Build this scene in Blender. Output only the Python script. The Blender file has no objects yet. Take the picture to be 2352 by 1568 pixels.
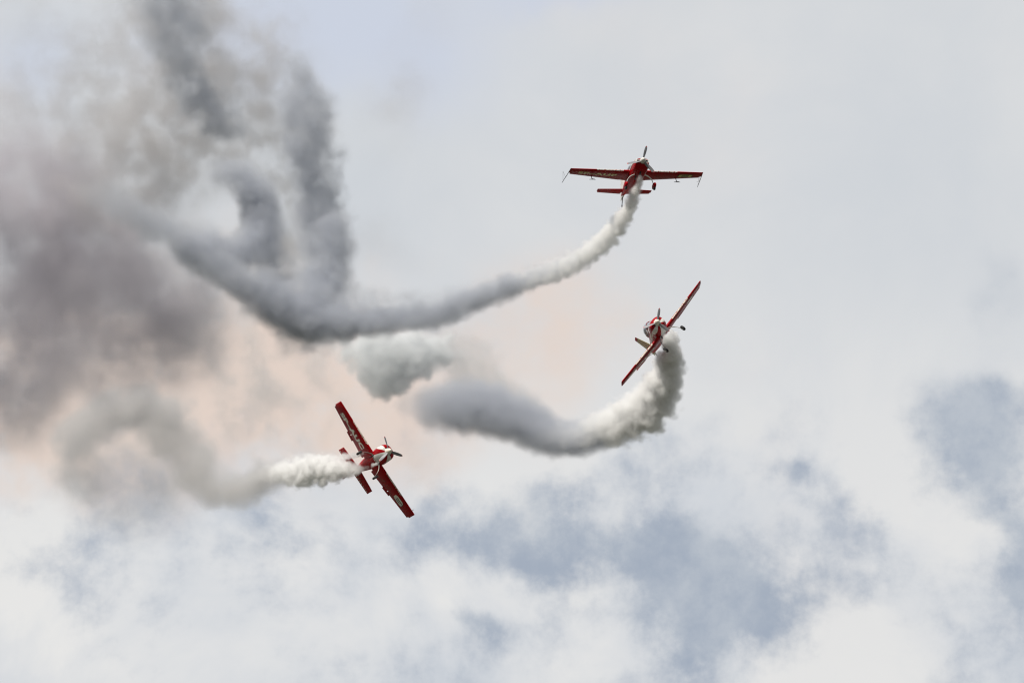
import bpy, bmesh, math, random
from mathutils import Vector, Matrix, noise as mnoise
R = math.radians
random.seed(7)
scene = bpy.context.scene
col = scene.collection

# ------------------------------------------------------------------ camera
ELEV = R(18.0)
LENS, SENSOR = 300.0, 22.3
cam_data = bpy.data.cameras.new("camera")
cam_data.lens, cam_data.sensor_width = LENS, SENSOR
cam_data.clip_start, cam_data.clip_end = 1.0, 20000.0
cam = bpy.data.objects.new("camera", cam_data)
col.objects.link(cam)
cam.location = (0, 0, 1.7)
cam.rotation_euler = (R(90) + ELEV, 0, 0)
scene.camera = cam
AX_R = Vector((1, 0, 0))
AX_F = Vector((0, math.cos(ELEV), math.sin(ELEV)))
AX_U = Vector((0, -math.sin(ELEV), math.cos(ELEV)))
EYE = Vector((0, 0, 1.7))
TH = 0.5 * SENSOR / LENS


def at(px, py, d):
    """a point seen at (px, py) of the 2352 x 1568 view, d metres along the view axis"""
    k = d * TH / 1176.0
    return EYE + AX_F * d + AX_R * ((px - 1176) * k) + AX_U * ((784 - py) * k)


def mpp(d):
    return d * TH / 1176.0


# ------------------------------------------------------------------ render settings
scene.view_settings.view_transform = 'Standard'
scene.view_settings.look = 'None'
scene.view_settings.exposure = 0.0
scene.view_settings.gamma = 1.0
scene.cycles.max_bounces = 12
scene.cycles.volume_bounces = 10
scene.cycles.diffuse_bounces = 3
scene.cycles.glossy_bounces = 3
scene.cycles.transparent_max_bounces = 16
scene.cycles.use_denoising = True
scene.cycles.use_adaptive_sampling = True
scene.cycles.adaptive_threshold = 0.02
scene.cycles.filter_width = 1.15


# ------------------------------------------------------------------ node expressions
class X:
    """a socket with arithmetic"""
    def __init__(s, nt, sock): s.nt, s.k = nt, sock
    def _m(s, op, *a, clamp=False):
        n = s.nt.nodes.new('ShaderNodeMath'); n.operation = op; n.use_clamp = clamp
        for i, v in enumerate((s,) + a):
            if isinstance(v, X): s.nt.links.new(v.k, n.inputs[i])
            else: n.inputs[i].default_value = v
        return X(s.nt, n.outputs[0])
    def __add__(s, o): return s._m('ADD', o)
    def __radd__(s, o): return s._m('ADD', o)
    def __sub__(s, o): return s._m('SUBTRACT', o)
    def __rsub__(s, o): return (s * -1.0) + o
    def __mul__(s, o): return s._m('MULTIPLY', o)
    def __rmul__(s, o): return s._m('MULTIPLY', o)
    def __truediv__(s, o): return s._m('DIVIDE', o)
    def max(s, o): return s._m('MAXIMUM', o)
    def min(s, o): return s._m('MINIMUM', o)
    def exp(s): return s._m('EXPONENT')
    def pow(s, o): return s._m('POWER', o)
    def clamp(s): return s._m('ADD', 0.0, clamp=True)
    def step(s, a, b, lo=0.0, hi=1.0):
        n = s.nt.nodes.new('ShaderNodeMapRange'); n.interpolation_type = 'SMOOTHSTEP'
        s.nt.links.new(s.k, n.inputs[0])
        for i, v in enumerate((a, b, lo, hi)):
            n.inputs[i + 1].default_value = v
        return X(s.nt, n.outputs[0])


def vmath(nt, op, a, b=None, scale=None, out=0):
    n = nt.nodes.new('ShaderNodeVectorMath'); n.operation = op
    for i, v in enumerate((a, b)):
        if v is None: continue
        if isinstance(v, X): nt.links.new(v.k, n.inputs[i])
        else: n.inputs[i].default_value = v
    if scale is not None:
        if isinstance(scale, X): nt.links.new(scale.k, n.inputs['Scale'])
        else: n.inputs['Scale'].default_value = scale
    return X(nt, n.outputs[out])


def vdot(nt, a, b): return vmath(nt, 'DOT_PRODUCT', a, b, out=1)


def noise(nt, vec, scale, detail=4.0, rough=0.55, color=False, dist=0.0):
    n = nt.nodes.new('ShaderNodeTexNoise'); n.noise_dimensions = '3D'
    if vec is not None: nt.links.new(vec.k, n.inputs['Vector'])
    n.inputs['Scale'].default_value = scale
    n.inputs['Detail'].default_value = detail
    n.inputs['Roughness'].default_value = rough
    n.inputs['Distortion'].default_value = dist
    return X(nt, n.outputs['Color' if color else 'Fac'])


def mixc(nt, f, a, b):
    n = nt.nodes.new('ShaderNodeMix'); n.data_type = 'RGBA'; n.clamp_factor = True
    for i, v in ((0, f), (6, a), (7, b)):
        if isinstance(v, X): nt.links.new(v.k, n.inputs[i])
        elif i == 0: n.inputs[i].default_value = v
        else: n.inputs[i].default_value = (*v, 1)
    return X(nt, n.outputs[2])


def srgb(r, g, b):
    f = lambda c: c / 12.92 if c <= 0.04045 else ((c + 0.055) / 1.055) ** 2.4
    return (f(r / 255), f(g / 255), f(b / 255))


# ------------------------------------------------------------------ sun and sky
SUN_DIR = Vector((-0.35, -0.54, 0.76)).normalized()        # towards the sun
sun_elev = math.asin(SUN_DIR.z)
sun_rot = math.atan2(SUN_DIR.x, SUN_DIR.y)
sd = bpy.data.lights.new("sun", 'SUN')
sd.energy, sd.angle, sd.color = 4.6, R(3), (1.0, 0.94, 0.86)
sun = bpy.data.objects.new("sun", sd)
col.objects.link(sun)
sun.rotation_euler = (-SUN_DIR).to_track_quat('-Z', 'Y').to_euler()

world = bpy.data.worlds.new("World")
scene.world = world
world.use_nodes = True
nt = world.node_tree
nt.nodes.clear()
BG = 0.1
wo = nt.nodes.new('ShaderNodeOutputWorld')
bg = nt.nodes.new('ShaderNodeBackground'); bg.inputs['Strength'].default_value = BG
nt.links.new(bg.outputs[0], wo.inputs[0])
sky = nt.nodes.new('ShaderNodeTexSky'); sky.sky_type = 'NISHITA'
sky.sun_disc = False; sky.sun_elevation = sun_elev; sky.sun_rotation = sun_rot
tc = nt.nodes.new('ShaderNodeTexCoord')
D = X(nt, tc.outputs['Generated'])
fz = vdot(nt, D, tuple(AX_F)).max(0.02)
u = vdot(nt, D, tuple(AX_R)) / fz / TH
v = vdot(nt, D, tuple(AX_U)) / fz / TH
Q = vmath(nt, 'SCALE', D, scale=1.0 / TH)                  # direction, scaled so that the frame is about two wide
w1 = noise(nt, Q, 2.6, 5.0, 0.55, color=True)
wv = vmath(nt, 'SUBTRACT', w1, (0.5, 0.5, 0.5))
cu = vdot(nt, wv, (1, 0.3, 0)); cv = vdot(nt, wv, (0.2, 1, 0.5))
uw = u + cu * 0.34
vw = v + cv * 0.30
cmb = nt.nodes.new('ShaderNodeCombineXYZ')
nt.links.new(uw.k, cmb.inputs[0]); nt.links.new(vw.k, cmb.inputs[1])
PW = X(nt, cmb.outputs[0])


def bank(lst):
    """grey cloud, blue and warm glow patches: sum of soft ellipses at compass directions"""
    tot = None
    for (px, py, sx, sy, a) in lst:
        c = ((px - 1176) / 1176, (784 - py) / 1176, 0)
        q = vmath(nt, 'MULTIPLY', vmath(nt, 'SUBTRACT', PW, c), (1176 / sx, 1176 / sy, 0))
        g = (vdot(nt, q, q) * -1.0).exp() * a
        tot = g if tot is None else tot + g
    return tot


CLOUD_GREY = [
    (1260, 1165, 170, 85, 0.95), (1400, 1260, 190, 70, 0.65), (1560, 1290, 110, 100, 0.75),
    (1690, 1400, 170, 105, 1.2), (1150, 1240, 140, 70, .5), (1120, 1460, 90, 55, 0.85), (2260, 960, 190, 130, 1.2), (2330, 1120, 120, 140, .8),
    (2200, 1150, 130, 130, 0.55), (2360, 1370, 90, 110, 1.2), (2300, 1240, 90, 60, .5), (1960, 1180, 90, 60, .35), (2080, 1370, 90, 60, .4), (650, 1225, 110, 55, 0.35),
    (1940, 1480, 150, 60, 0.3), (1810, 1080, 60, 40, 0.4), (1000, 1140, 70, 35, 0.5),
    (190, 1260, 120, 100, 0.45), (2350, 600, 60, 110, 0.45), (50, 1380, 130, 80, 0.4),
    (1500, 1060, 120, 50, 0.30), (2330, 860, 80, 60, 0.5), (330, 1130, 120, 90, 0.35),
]
CLOUD_TOP_BLUE = [(860, 120, 330, 210, 0.9), (1300, -20, 200, 60, 0.8), (90, 170, 120, 160, 0.8),
                  (520, 30, 320, 120, 0.7)]
SMOKE_GLOW = [(560, 850, 330, 230, 1.1), (900, 960, 330, 170, 0.85), (80, 960, 380, 210, 1.6),
              (1300, 780, 280, 160, 0.5), (300, 720, 300, 200, 0.7)]  # warm light scattered in thin smoke, painted into the sky colour
fb = noise(nt, Q, 4.2, 8.0, 0.62)
fb2 = noise(nt, Q, 1.5, 5.0, 0.55)
fb3 = noise(nt, Q, 1.9, 6.0, 0.55, dist=0.3)
amt = v.step(0.05, -0.30, 0.12, 1.0)
grey = (bank(CLOUD_GREY) + ((fb - 0.5) * 2.6 + (fb3 - 0.5) * 2.8) * amt + amt * 0.20).step(0.10, 1.10)
warm = (bank(SMOKE_GLOW) * (fb * 2.4 - 0.25) + (fb2 - 0.5) * 1.2).step(0.05, 1.15)
blue = (bank(CLOUD_TOP_BLUE) + (fb2 - 0.5) * 0.8).step(0.1, 1.1)
high = v.step(-0.55, 0.35)
base = mixc(nt, high, srgb(234, 233, 231), srgb(214, 217, 220))
base = mixc(nt, (fb2 - 0.38) * 2.6, base, srgb(226, 226, 226))
base = mixc(nt, (fb3 - 0.40).max(0.0) * 4.0 * amt, base, srgb(212, 216, 222))
base = mixc(nt, (fb3 - 0.42).max(0.0) * 1.8, base, srgb(204, 209, 215))
base = mixc(nt, blue * 0.9, base, srgb(205, 212, 227))
base = mixc(nt, warm * 0.95, base, srgb(232, 213, 200))
tone = mixc(nt, fb.step(0.36, 0.62), srgb(187, 194, 203), srgb(160, 171, 187))
cloud = mixc(nt, grey * 0.95, base, tone)
cloud = vmath(nt, 'SCALE', cloud, scale=1.0 / BG)
thick = vdot(nt, D, tuple(AX_F)).step(0.1, 0.97, 0.48, 1.0)      # brightness factor: unseen sky dimmed to darken wing undersides and smoke
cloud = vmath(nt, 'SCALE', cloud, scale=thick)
skyc = mixc(nt, 0.96, X(nt, sky.outputs[0]), cloud)
dz = vdot(nt, D, (0, 0, 1))
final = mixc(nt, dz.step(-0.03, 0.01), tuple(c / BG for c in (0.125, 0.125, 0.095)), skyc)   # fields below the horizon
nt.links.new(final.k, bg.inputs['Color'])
world.cycles.sampling_method = 'MANUAL'
world.cycles.sample_map_resolution = 1024


# ------------------------------------------------------------------ materials
def mat(name, base, rough=0.4, metal=0.0, coat=0.0, var=0.06, spec=0.5):
    m = bpy.data.materials.new(name); m.use_nodes = True
    t = m.node_tree; p = t.nodes['Principled BSDF']
    p.inputs['Roughness'].default_value = rough
    p.inputs['Metallic'].default_value = metal
    p.inputs['Coat Weight'].default_value = coat
    p.inputs['Coat Roughness'].default_value = 0.08
    p.inputs['Specular IOR Level'].default_value = spec
    c = t.nodes.new('ShaderNodeTexCoord')
    n = noise(t, X(t, c.outputs['Object']), 3.0, 5.0, 0.6)
    lo = tuple(max(0, b * (1 - var * 2)) for b in base); hi = tuple(min(1, b * (1 + var)) for b in base)
    mx = mixc(t, n.step(0.3, 0.7), lo, hi)
    t.links.new(mx.k, p.inputs['Base Color'])
    return m


RED = mat("red_paint", (0.35, 0.001, 0.005), 0.40, coat=0.0, var=0.08, spec=0.12)
WHITE = mat("white_paint", (0.74, 0.73, 0.69), 0.32, coat=0.1)
CREAM = mat("cream_lettering", (0.84, 0.80, 0.68), 0.4)
GOLD = mat("gold_lettering", (0.60, 0.54, 0.18), 0.4)
GOLDFIN = mat("gold_paint", (0.42, 0.35, 0.18), 0.35, coat=0.3)
FAINT = mat("faded_lettering", (0.34, 0.10, 0.06), 0.5)
BLACK = mat("black_paint", (0.015, 0.015, 0.017), 0.4)
RUBBER = mat("rubber", (0.022, 0.022, 0.024), 0.7)
STEEL = mat("spring_steel", (0.36, 0.34, 0.31), 0.4, metal=0.6)
DARK = mat("dark_metal", (0.06, 0.055, 0.06), 0.4, metal=0.5)
BLADE = mat("propeller_grey", (0.24, 0.24, 0.26), 0.45)
BLADETIP = mat("blade_tip_red", (0.45, 0.10, 0.10), 0.45)
GLASS = mat("canopy_glass", (0.30, 0.36, 0.42), 0.06, coat=0.6, spec=0.8)


def cowl_paint():
    """red with a white chin panel and white flashes sweeping back from the intakes"""
    m = mat("cowling_paint", (0.35, 0.001, 0.005), 0.36, coat=0.05, spec=0.2)
    t = m.node_tree; p = t.nodes['Principled BSDF']
    c = X(t, [n for n in t.nodes if n.type == 'TEX_COORD'][0].outputs['Object'])
    sep = t.nodes.new('ShaderNodeSeparateXYZ'); t.links.new(c.k, sep.inputs[0])
    x, y, z = (X(t, sep.outputs[i]) for i in range(3))
    ang = x._m('ABSOLUTE')._m('ARCTAN2', (z + 0.06) * -1.0) * (180 / math.pi)
    back = 0.98 - y
    chin = (ang - (back * 6.0 + 26.0)).step(-0.6, 0.6, 1.0, 0.0)
    lo = ang - (back * back * 34.0 + back * 6.0 + 56.0); hi = ang - (back * 8.0 + 92.0)
    flash = lo.step(-0.6, 0.6) * hi.step(-0.6, 0.6, 1.0, 0.0)
    red = [l for l in p.inputs['Base Color'].links][0].from_socket
    mx = mixc(t, chin.max(flash), X(t, red), (0.74, 0.73, 0.69))
    t.links.new(mx.k, p.inputs['Base Color'])
    return m


COWL = cowl_paint()


# ------------------------------------------------------------------ mesh helpers
def link(name, me, mats, parent=None, smooth=True):
    o = bpy.data.objects.new(name, me)
    col.objects.link(o)
    for m in (mats if isinstance(mats, (list, tuple)) else [mats]):
        me.materials.append(m)
    if smooth:
        for p in me.polygons: p.use_smooth = True
    if parent is not None: o.parent = parent
    return o


def from_bm(name, bm, mats, parent=None, smooth=True, sharp=35):
    bmesh.ops.recalc_face_normals(bm, faces=bm.faces[:])
    for e in bm.edges:
        if len(e.link_faces) == 2 and e.calc_face_angle(0) > R(sharp): e.smooth = False
    me = bpy.data.meshes.new(name)
    bm.to_mesh(me); bm.free()
    return link(name, me, mats, parent, smooth)


def loft(bm, rings, cap0=True, cap1=True, closed=True):
    vs = [[bm.verts.new(p) for p in r] for r in rings]
    n = len(rings[0])
    for a, b in zip(vs, vs[1:]):
        for i in range(n if closed else n - 1):
            j = (i + 1) % n
            bm.faces.new((a[i], a[j], b[j], b[i]))
    if cap0: bm.faces.new(vs[0])
    if cap1: bm.faces.new(list(reversed(vs[-1])))
    return vs


def tube(bm, pts, radii, seg=10, flat=1.0, flat_axis=None):
    pts = [Vector(p) for p in pts]
    if not isinstance(radii, (list, tuple)): radii = [radii] * len(pts)
    rings = []
    ref = Vector(flat_axis) if flat_axis else None
    for i, p in enumerate(pts):
        t = (pts[min(i + 1, len(pts) - 1)] - pts[max(i - 1, 0)]).normalized()
        a = ref if ref is not None else (Vector((0, 0, 1)) if abs(t.z) < 0.9 else Vector((0, 1, 0)))
        s = t.cross(a).normalized(); w = s.cross(t).normalized()
        rings.append([p + s * (math.cos(k * 2 * math.pi / seg) * radii[i] * flat) + w * (math.sin(k * 2 * math.pi / seg) * radii[i]) for k in range(seg)])
    loft(bm, rings)


def lathe(bm, prof, axis_y=True, seg=24, center=(0, 0, 0), ax='y'):
    c = Vector(center); rings = []
    for (h, r) in prof:
        ring = []
        for k in range(seg):
            a = k * 2 * math.pi / seg
            q = (r * math.cos(a), h, r * math.sin(a)) if ax == 'y' else (h, r * math.cos(a), r * math.sin(a))
            ring.append(c + Vector(q))
        rings.append(ring)
    loft(bm, rings)


def superellipse(y, hw, zt, zb, e, n=40):
    out = []
    zc = (zt + zb) / 2; hh = (zt - zb) / 2
    for k in range(n):
        a = 2 * math.pi * k / n
        c, s = math.cos(a), math.sin(a)
        out.append(Vector((hw * math.copysign(abs(c) ** (2 / e), c), y, zc + hh * math.copysign(abs(s) ** (2 / e), s))))
    return out


def interp(st, m):
    """more stations by smooth interpolation"""
    out = []
    for i in range(len(st) - 1):
        p0, p1, p2, p3 = st[max(i - 1, 0)], st[i], st[i + 1], st[min(i + 2, len(st) - 1)]
        for k in range(m):
            t = k / m
            r = []
            for a, b, c, d in zip(p0, p1, p2, p3):
                s = 0.5 * ((2 * b) + (c - a) * t + (2 * a - 5 * b + 4 * c - d) * t * t + (3 * b - 3 * c + d - a) * t ** 3)
                r.append(max(min(s, max(b, c)), min(b, c)))
            out.append(r)
    out.append(list(st[-1]))
    return out


def foil(t, f):
    """half thickness of a symmetric section of thickness t at chord fraction f"""
    f = min(max(f, 0), 1)
    return 5 * t * (0.2969 * math.sqrt(f) - 0.126 * f - 0.3516 * f * f + 0.2843 * f ** 3 - 0.1036 * f ** 4)


class Panel:
    """a tapered lifting surface; span coordinate s along x (or z for fins), chord along -y"""
    def __init__(s, x0, x1, le0, le1, c0, c1, z0, z1, t0, t1, vertical=False):
        s.a = (x0, x1, le0, le1, c0, c1, z0, z1, t0, t1); s.vert = vertical
    def at(s, q):
        x0, x1, le0, le1, c0, c1, z0, z1, t0, t1 = s.a
        L = lambda a, b: a + (b - a) * q
        return L(x0, x1), L(le0, le1), L(c0, c1), L(z0, z1), L(t0, t1)
    def pt(s, q, f, side):
        x, le, c, z, t = s.at(q)
        h = foil(t, f) * c * side
        return Vector((h + z, le - f * c, x)) if s.vert else Vector((x, le - f * c, z + h))
    def low(s, x, y):
        x0, x1 = s.a[0], s.a[1]
        q = (abs(x) - abs(x0)) / (abs(x1) - abs(x0))
        _, le, c, z, t = s.at(q)
        return z - foil(t, (le - y) / c) * c
    def build(s, name, m, parent, f0, f1, q0=0.0, q1=1.0, nq=8, tip=False, defl=0.0):
        bm = bmesh.new(); N = 14
        fs = [f0 + (f1 - f0) * (0.5 - 0.5 * math.cos(math.pi * k / N)) for k in range(N + 1)]
        rings = []
        qs = [q0 + (q1 - q0) * k / nq for k in range(nq + 1)]
        for q in qs:
            up = [s.pt(q, f, 1) for f in fs]; dn = [s.pt(q, f, -1) for f in reversed(fs)]
            if f0 == 0: dn = dn[:-1]
            rings.append(up + dn)
        if defl:
            for r_, q in zip(rings, qs):
                hy = s.pt(q, f0, 0)
                for p in r_:
                    dy, dzz = p.y - hy.y, (p.x - hy.x if s.vert else p.z - hy.z)
                    ca, sa = math.cos(defl), math.sin(defl)
                    p.y = hy.y + dy * ca - dzz * sa
                    if s.vert: p.x = hy.x + dy * sa + dzz * ca
                    else: p.z = hy.z + dy * sa + dzz * ca
        if tip:
            # a softly rounded tip cap
            last = rings[-1]; cy = sum((p.y for p in last)) / len(last)
            x, le, c, z, t = s.at(q1); sg = 1 if s.a[1] > s.a[0] else -1
            for k, (ext, sc) in enumerate(((0.035, 0.75), (0.05, 0.3))):
                r2 = []
                for p in last:
                    e = ext * (1 if True else 0)
                    if s.vert: r2.append(Vector((z + (p.x - z) * sc, p.y, p.z + sg * e)))
                    else: r2.append(Vector((p.x + sg * e, p.y, z + (p.z - z) * sc)))
                rings.append(r2)
        loft(bm, rings)
        return from_bm(name, bm, m, parent, sharp=50)


FONT_CACHE = {}


def text_mesh(txt, bold=0.0, spacing=1.0):
    key = (txt, bold, spacing)
    if key in FONT_CACHE: return FONT_CACHE[key].copy()
    cu_ = bpy.data.curves.new("lettering", 'FONT'); cu_.body = txt
    cu_.offset = bold; cu_.space_character = spacing; cu_.fill_mode = 'FRONT'; cu_.resolution_u = 3
    o = bpy.data.objects.new("lettering", cu_); col.objects.link(o)
    dg = bpy.context.evaluated_depsgraph_get()
    me = bpy.data.meshes.new_from_object(o.evaluated_get(dg))
    bpy.data.objects.remove(o); bpy.data.curves.remove(cu_)
    me.materials.clear()
    FONT_CACHE[key] = me
    return me.copy()


def lettering(name, txt, m, parent, panel, xc, yc, length, height, sgn=-1, bold=0.02, spacing=1.0, off=0.007, skew=0.0, proj=None, label=None, cuts=6):
    """writing under a wing: read from below with its top towards the leading edge"""
    me = text_mesh(txt, bold, spacing) if isinstance(txt, str) else txt.copy()
    bm = bmesh.new(); bm.from_mesh(me)
    xs = [w.co.x for w in bm.verts]; ys = [w.co.y for w in bm.verts]
    x0, x1, y0, y1 = min(xs), max(xs), min(ys), max(ys)
    for w in bm.verts:
        a = (w.co.x - (x0 + x1) / 2) / (x1 - x0) * length; b = (w.co.y - (y0 + y1) / 2) / (y1 - y0) * height
        w.co = Vector((xc + sgn * a, yc + b - skew * a, 0))
    for k in range(1, cuts * 2):
        yy = yc - height / 2 + height * k / (cuts * 2)
        bmesh.ops.bisect_plane(bm, geom=bm.verts[:] + bm.edges[:] + bm.faces[:], plane_co=(0, yy, 0), plane_no=(0, 1, 0))
    for w in bm.verts:
        if proj: w.co = proj(w.co)
        else: w.co.z = panel.low(w.co.x, w.co.y) - off
    o = from_bm(name, bm, m, parent, smooth=False)
    if label: o['label'] = label
    return o


def poly_mesh(polys):
    """flat shapes given as outlines"""
    me = bpy.data.meshes.new("marking"); bm = bmesh.new()
    for pl in polys:
        bm.faces.new([bm.verts.new((x, y, 0)) for x, y in pl])
    bmesh.ops.triangulate(bm, faces=bm.faces[:])
    bm.to_mesh(me); bm.free()
    return me


def frame_matrix(origin, r_xy, n):
    """world matrix of an aircraft from its nose direction n and right wing direction r_xy seen in view axes"""
    n = Vector(n).normalized()
    r = Vector((r_xy[0], r_xy[1], 0))
    r.z = -(r.x * n.x + r.y * n.y) / n.z
    r.normalize()
    up = r.cross(n)
    w = lambda a: AX_R * a.x + AX_U * a.y - AX_F * a.z
    M = Matrix.Identity(4)
    for i, a in enumerate((w(r), w(n), w(up))):
        for j in range(3): M[j][i] = a[j]
    M.translation = origin
    return M


def make_root(label, group, M):
    o = bpy.data.objects.new("aerobatic_plane", None)
    col.objects.link(o)
    o.empty_display_size = 0.3
    o['label'] = label; o['category'] = "airplane"; o['group'] = group
    o.matrix_world = M
    return o


def propeller(root, hub_y, base_r, length, rad, ang0, spin_mat=WHITE):
    bm = bmesh.new()
    prof = [(0.0, base_r)] + [(length * t, base_r * math.sqrt(max(1 - t ** 1.8, 0.0)) + 0.004) for t in (0.15, 0.3, 0.45, 0.6, 0.72, 0.83, 0.91, 0.97, 1.0)]
    lathe(bm, [(hub_y + a, b) for a, b in prof], seg=28)
    sp = from_bm("spinner", bm, spin_mat, root)
    bm = bmesh.new()
    lathe(bm, [(hub_y - 0.05, base_r * 0.8), (hub_y - 0.004, base_r * 0.8)], seg=24)
    from_bm("spinner_backplate", bm, DARK, sp)
    for k in range(3):
        a = R(ang0 + 120 * k)
        bm = bmesh.new(); rings = []
        for i in range(13):
            t = i / 12; r_ = base_r * 0.7 + (rad - base_r * 0.7) * t
            ch = 0.16 * (0.55 + 0.75 * math.sin(math.pi * min(t * 0.85 + 0.12, 1)) ** 0.8) * (1 if t < 0.93 else 1 - 0.7 * ((t - 0.93) / 0.07) ** 2)
            th = 0.045 * (1 - 0.75 * t)
            tw = R(58 - 38 * t)
            ring = []
            for j in range(10):
                b = 2 * math.pi * j / 10
                cx, cy = math.cos(b) * ch / 2, math.sin(b) * th / 2
                px_, py_ = cx * math.cos(tw) - cy * math.sin(tw), cx * math.sin(tw) + cy * math.cos(tw)
                ring.append(Vector((px_, py_, r_)))
            rings.append(ring)
        loft(bm, rings)
        rot = Matrix.Rotation(a, 4, 'Y')
        for w in bm.verts: w.co = rot @ w.co + Vector((0, hub_y + base_r * 0.35, 0))
        bl = from_bm("propeller_blade", bm, [BLADE, BLADETIP], root)
        for p in bl.data.polygons:
            c = p.center - Vector((0, hub_y, 0))
            if Vector((c.x, 0, c.z)).length > rad * 0.90: p.material_index = 1
    return sp


def wheel(name, c, r, w, parent, m=RUBBER):
    bm = bmesh.new()
    lathe(bm, [(-w / 2, r * 0.55), (-w / 2, r * 0.82), (-w * 0.36, r * 0.95), (-w * 0.15, r), (w * 0.15, r), (w * 0.36, r * 0.95), (w / 2, r * 0.82), (w / 2, r * 0.55)], seg=24, center=c, ax='x')
    o = from_bm(name, bm, m, parent)
    bm = bmesh.new()
    lathe(bm, [(-w / 2 - 0.006, r * 0.5), (w / 2 + 0.006, r * 0.5)], seg=20, center=c, ax='x')
    from_bm("wheel_hub", bm, STEEL, o)
    return o


def arc_pts(a, b, bulge, n=10):
    a, b, g = Vector(a), Vector(b), Vector(bulge)
    return [a.lerp(b, t) + g * (4 * t * (1 - t)) for t in [k / n for k in range(n + 1)]]


def emblem_meshes():
    ring = []
    for k in range(24):
        a0, a1 = 2 * math.pi * k / 24, 2 * math.pi * (k + 1) / 24
        ring.append([(math.cos(a0), math.sin(a0)), (math.cos(a1), math.sin(a1)), (0.8 * math.cos(a1), 0.8 * math.sin(a1)), (0.8 * math.cos(a0), 0.8 * math.sin(a0))])
    ring.append([(-0.9, -1.3), (0.1, 0.0), (0.9, 0.25), (1.0, 0.12), (0.2, -0.15), (-0.75, -1.3)])
    bars = [[(x, -h), (x + 0.28, -h), (x + 0.28, h), (x, h)] for x, h in ((-1.5, 0.2), (-1.0, 0.3), (-0.5, 1.0), (0.1, 1.0), (0.7, 0.35), (1.2, 0.2))]
    return poly_mesh(ring), poly_mesh(bars)


# ------------------------------------------------------------------ plane with the wing halfway up its side
def le_proj(panel, below):
    """wraps writing round the leading edge: local y runs from under the wing over the nose of the section"""
    def f(p):
        x, s = p.x, p.y
        q = (abs(x) - abs(panel.a[0])) / (abs(panel.a[1]) - abs(panel.a[0]))
        _, le, c, z, t = panel.at(q)
        side = 1 if s > 0 else -1
        fr = min(abs(s) / c * (0.55 if abs(s) > 0.06 else 0.55 * abs(s) / 0.06), 0.2)
        h = foil(t, fr) * c
        # push out along the section
        nrm = Vector((0, math.sqrt(max(0.0, 1 - (fr / 0.05))) if fr < 0.05 else 0.0, side))
        q3 = Vector((x, le - fr * c, z + side * h))
        if nrm.length > 0: q3 += nrm.normalized() * 0.008
        return q3
    return f


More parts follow.
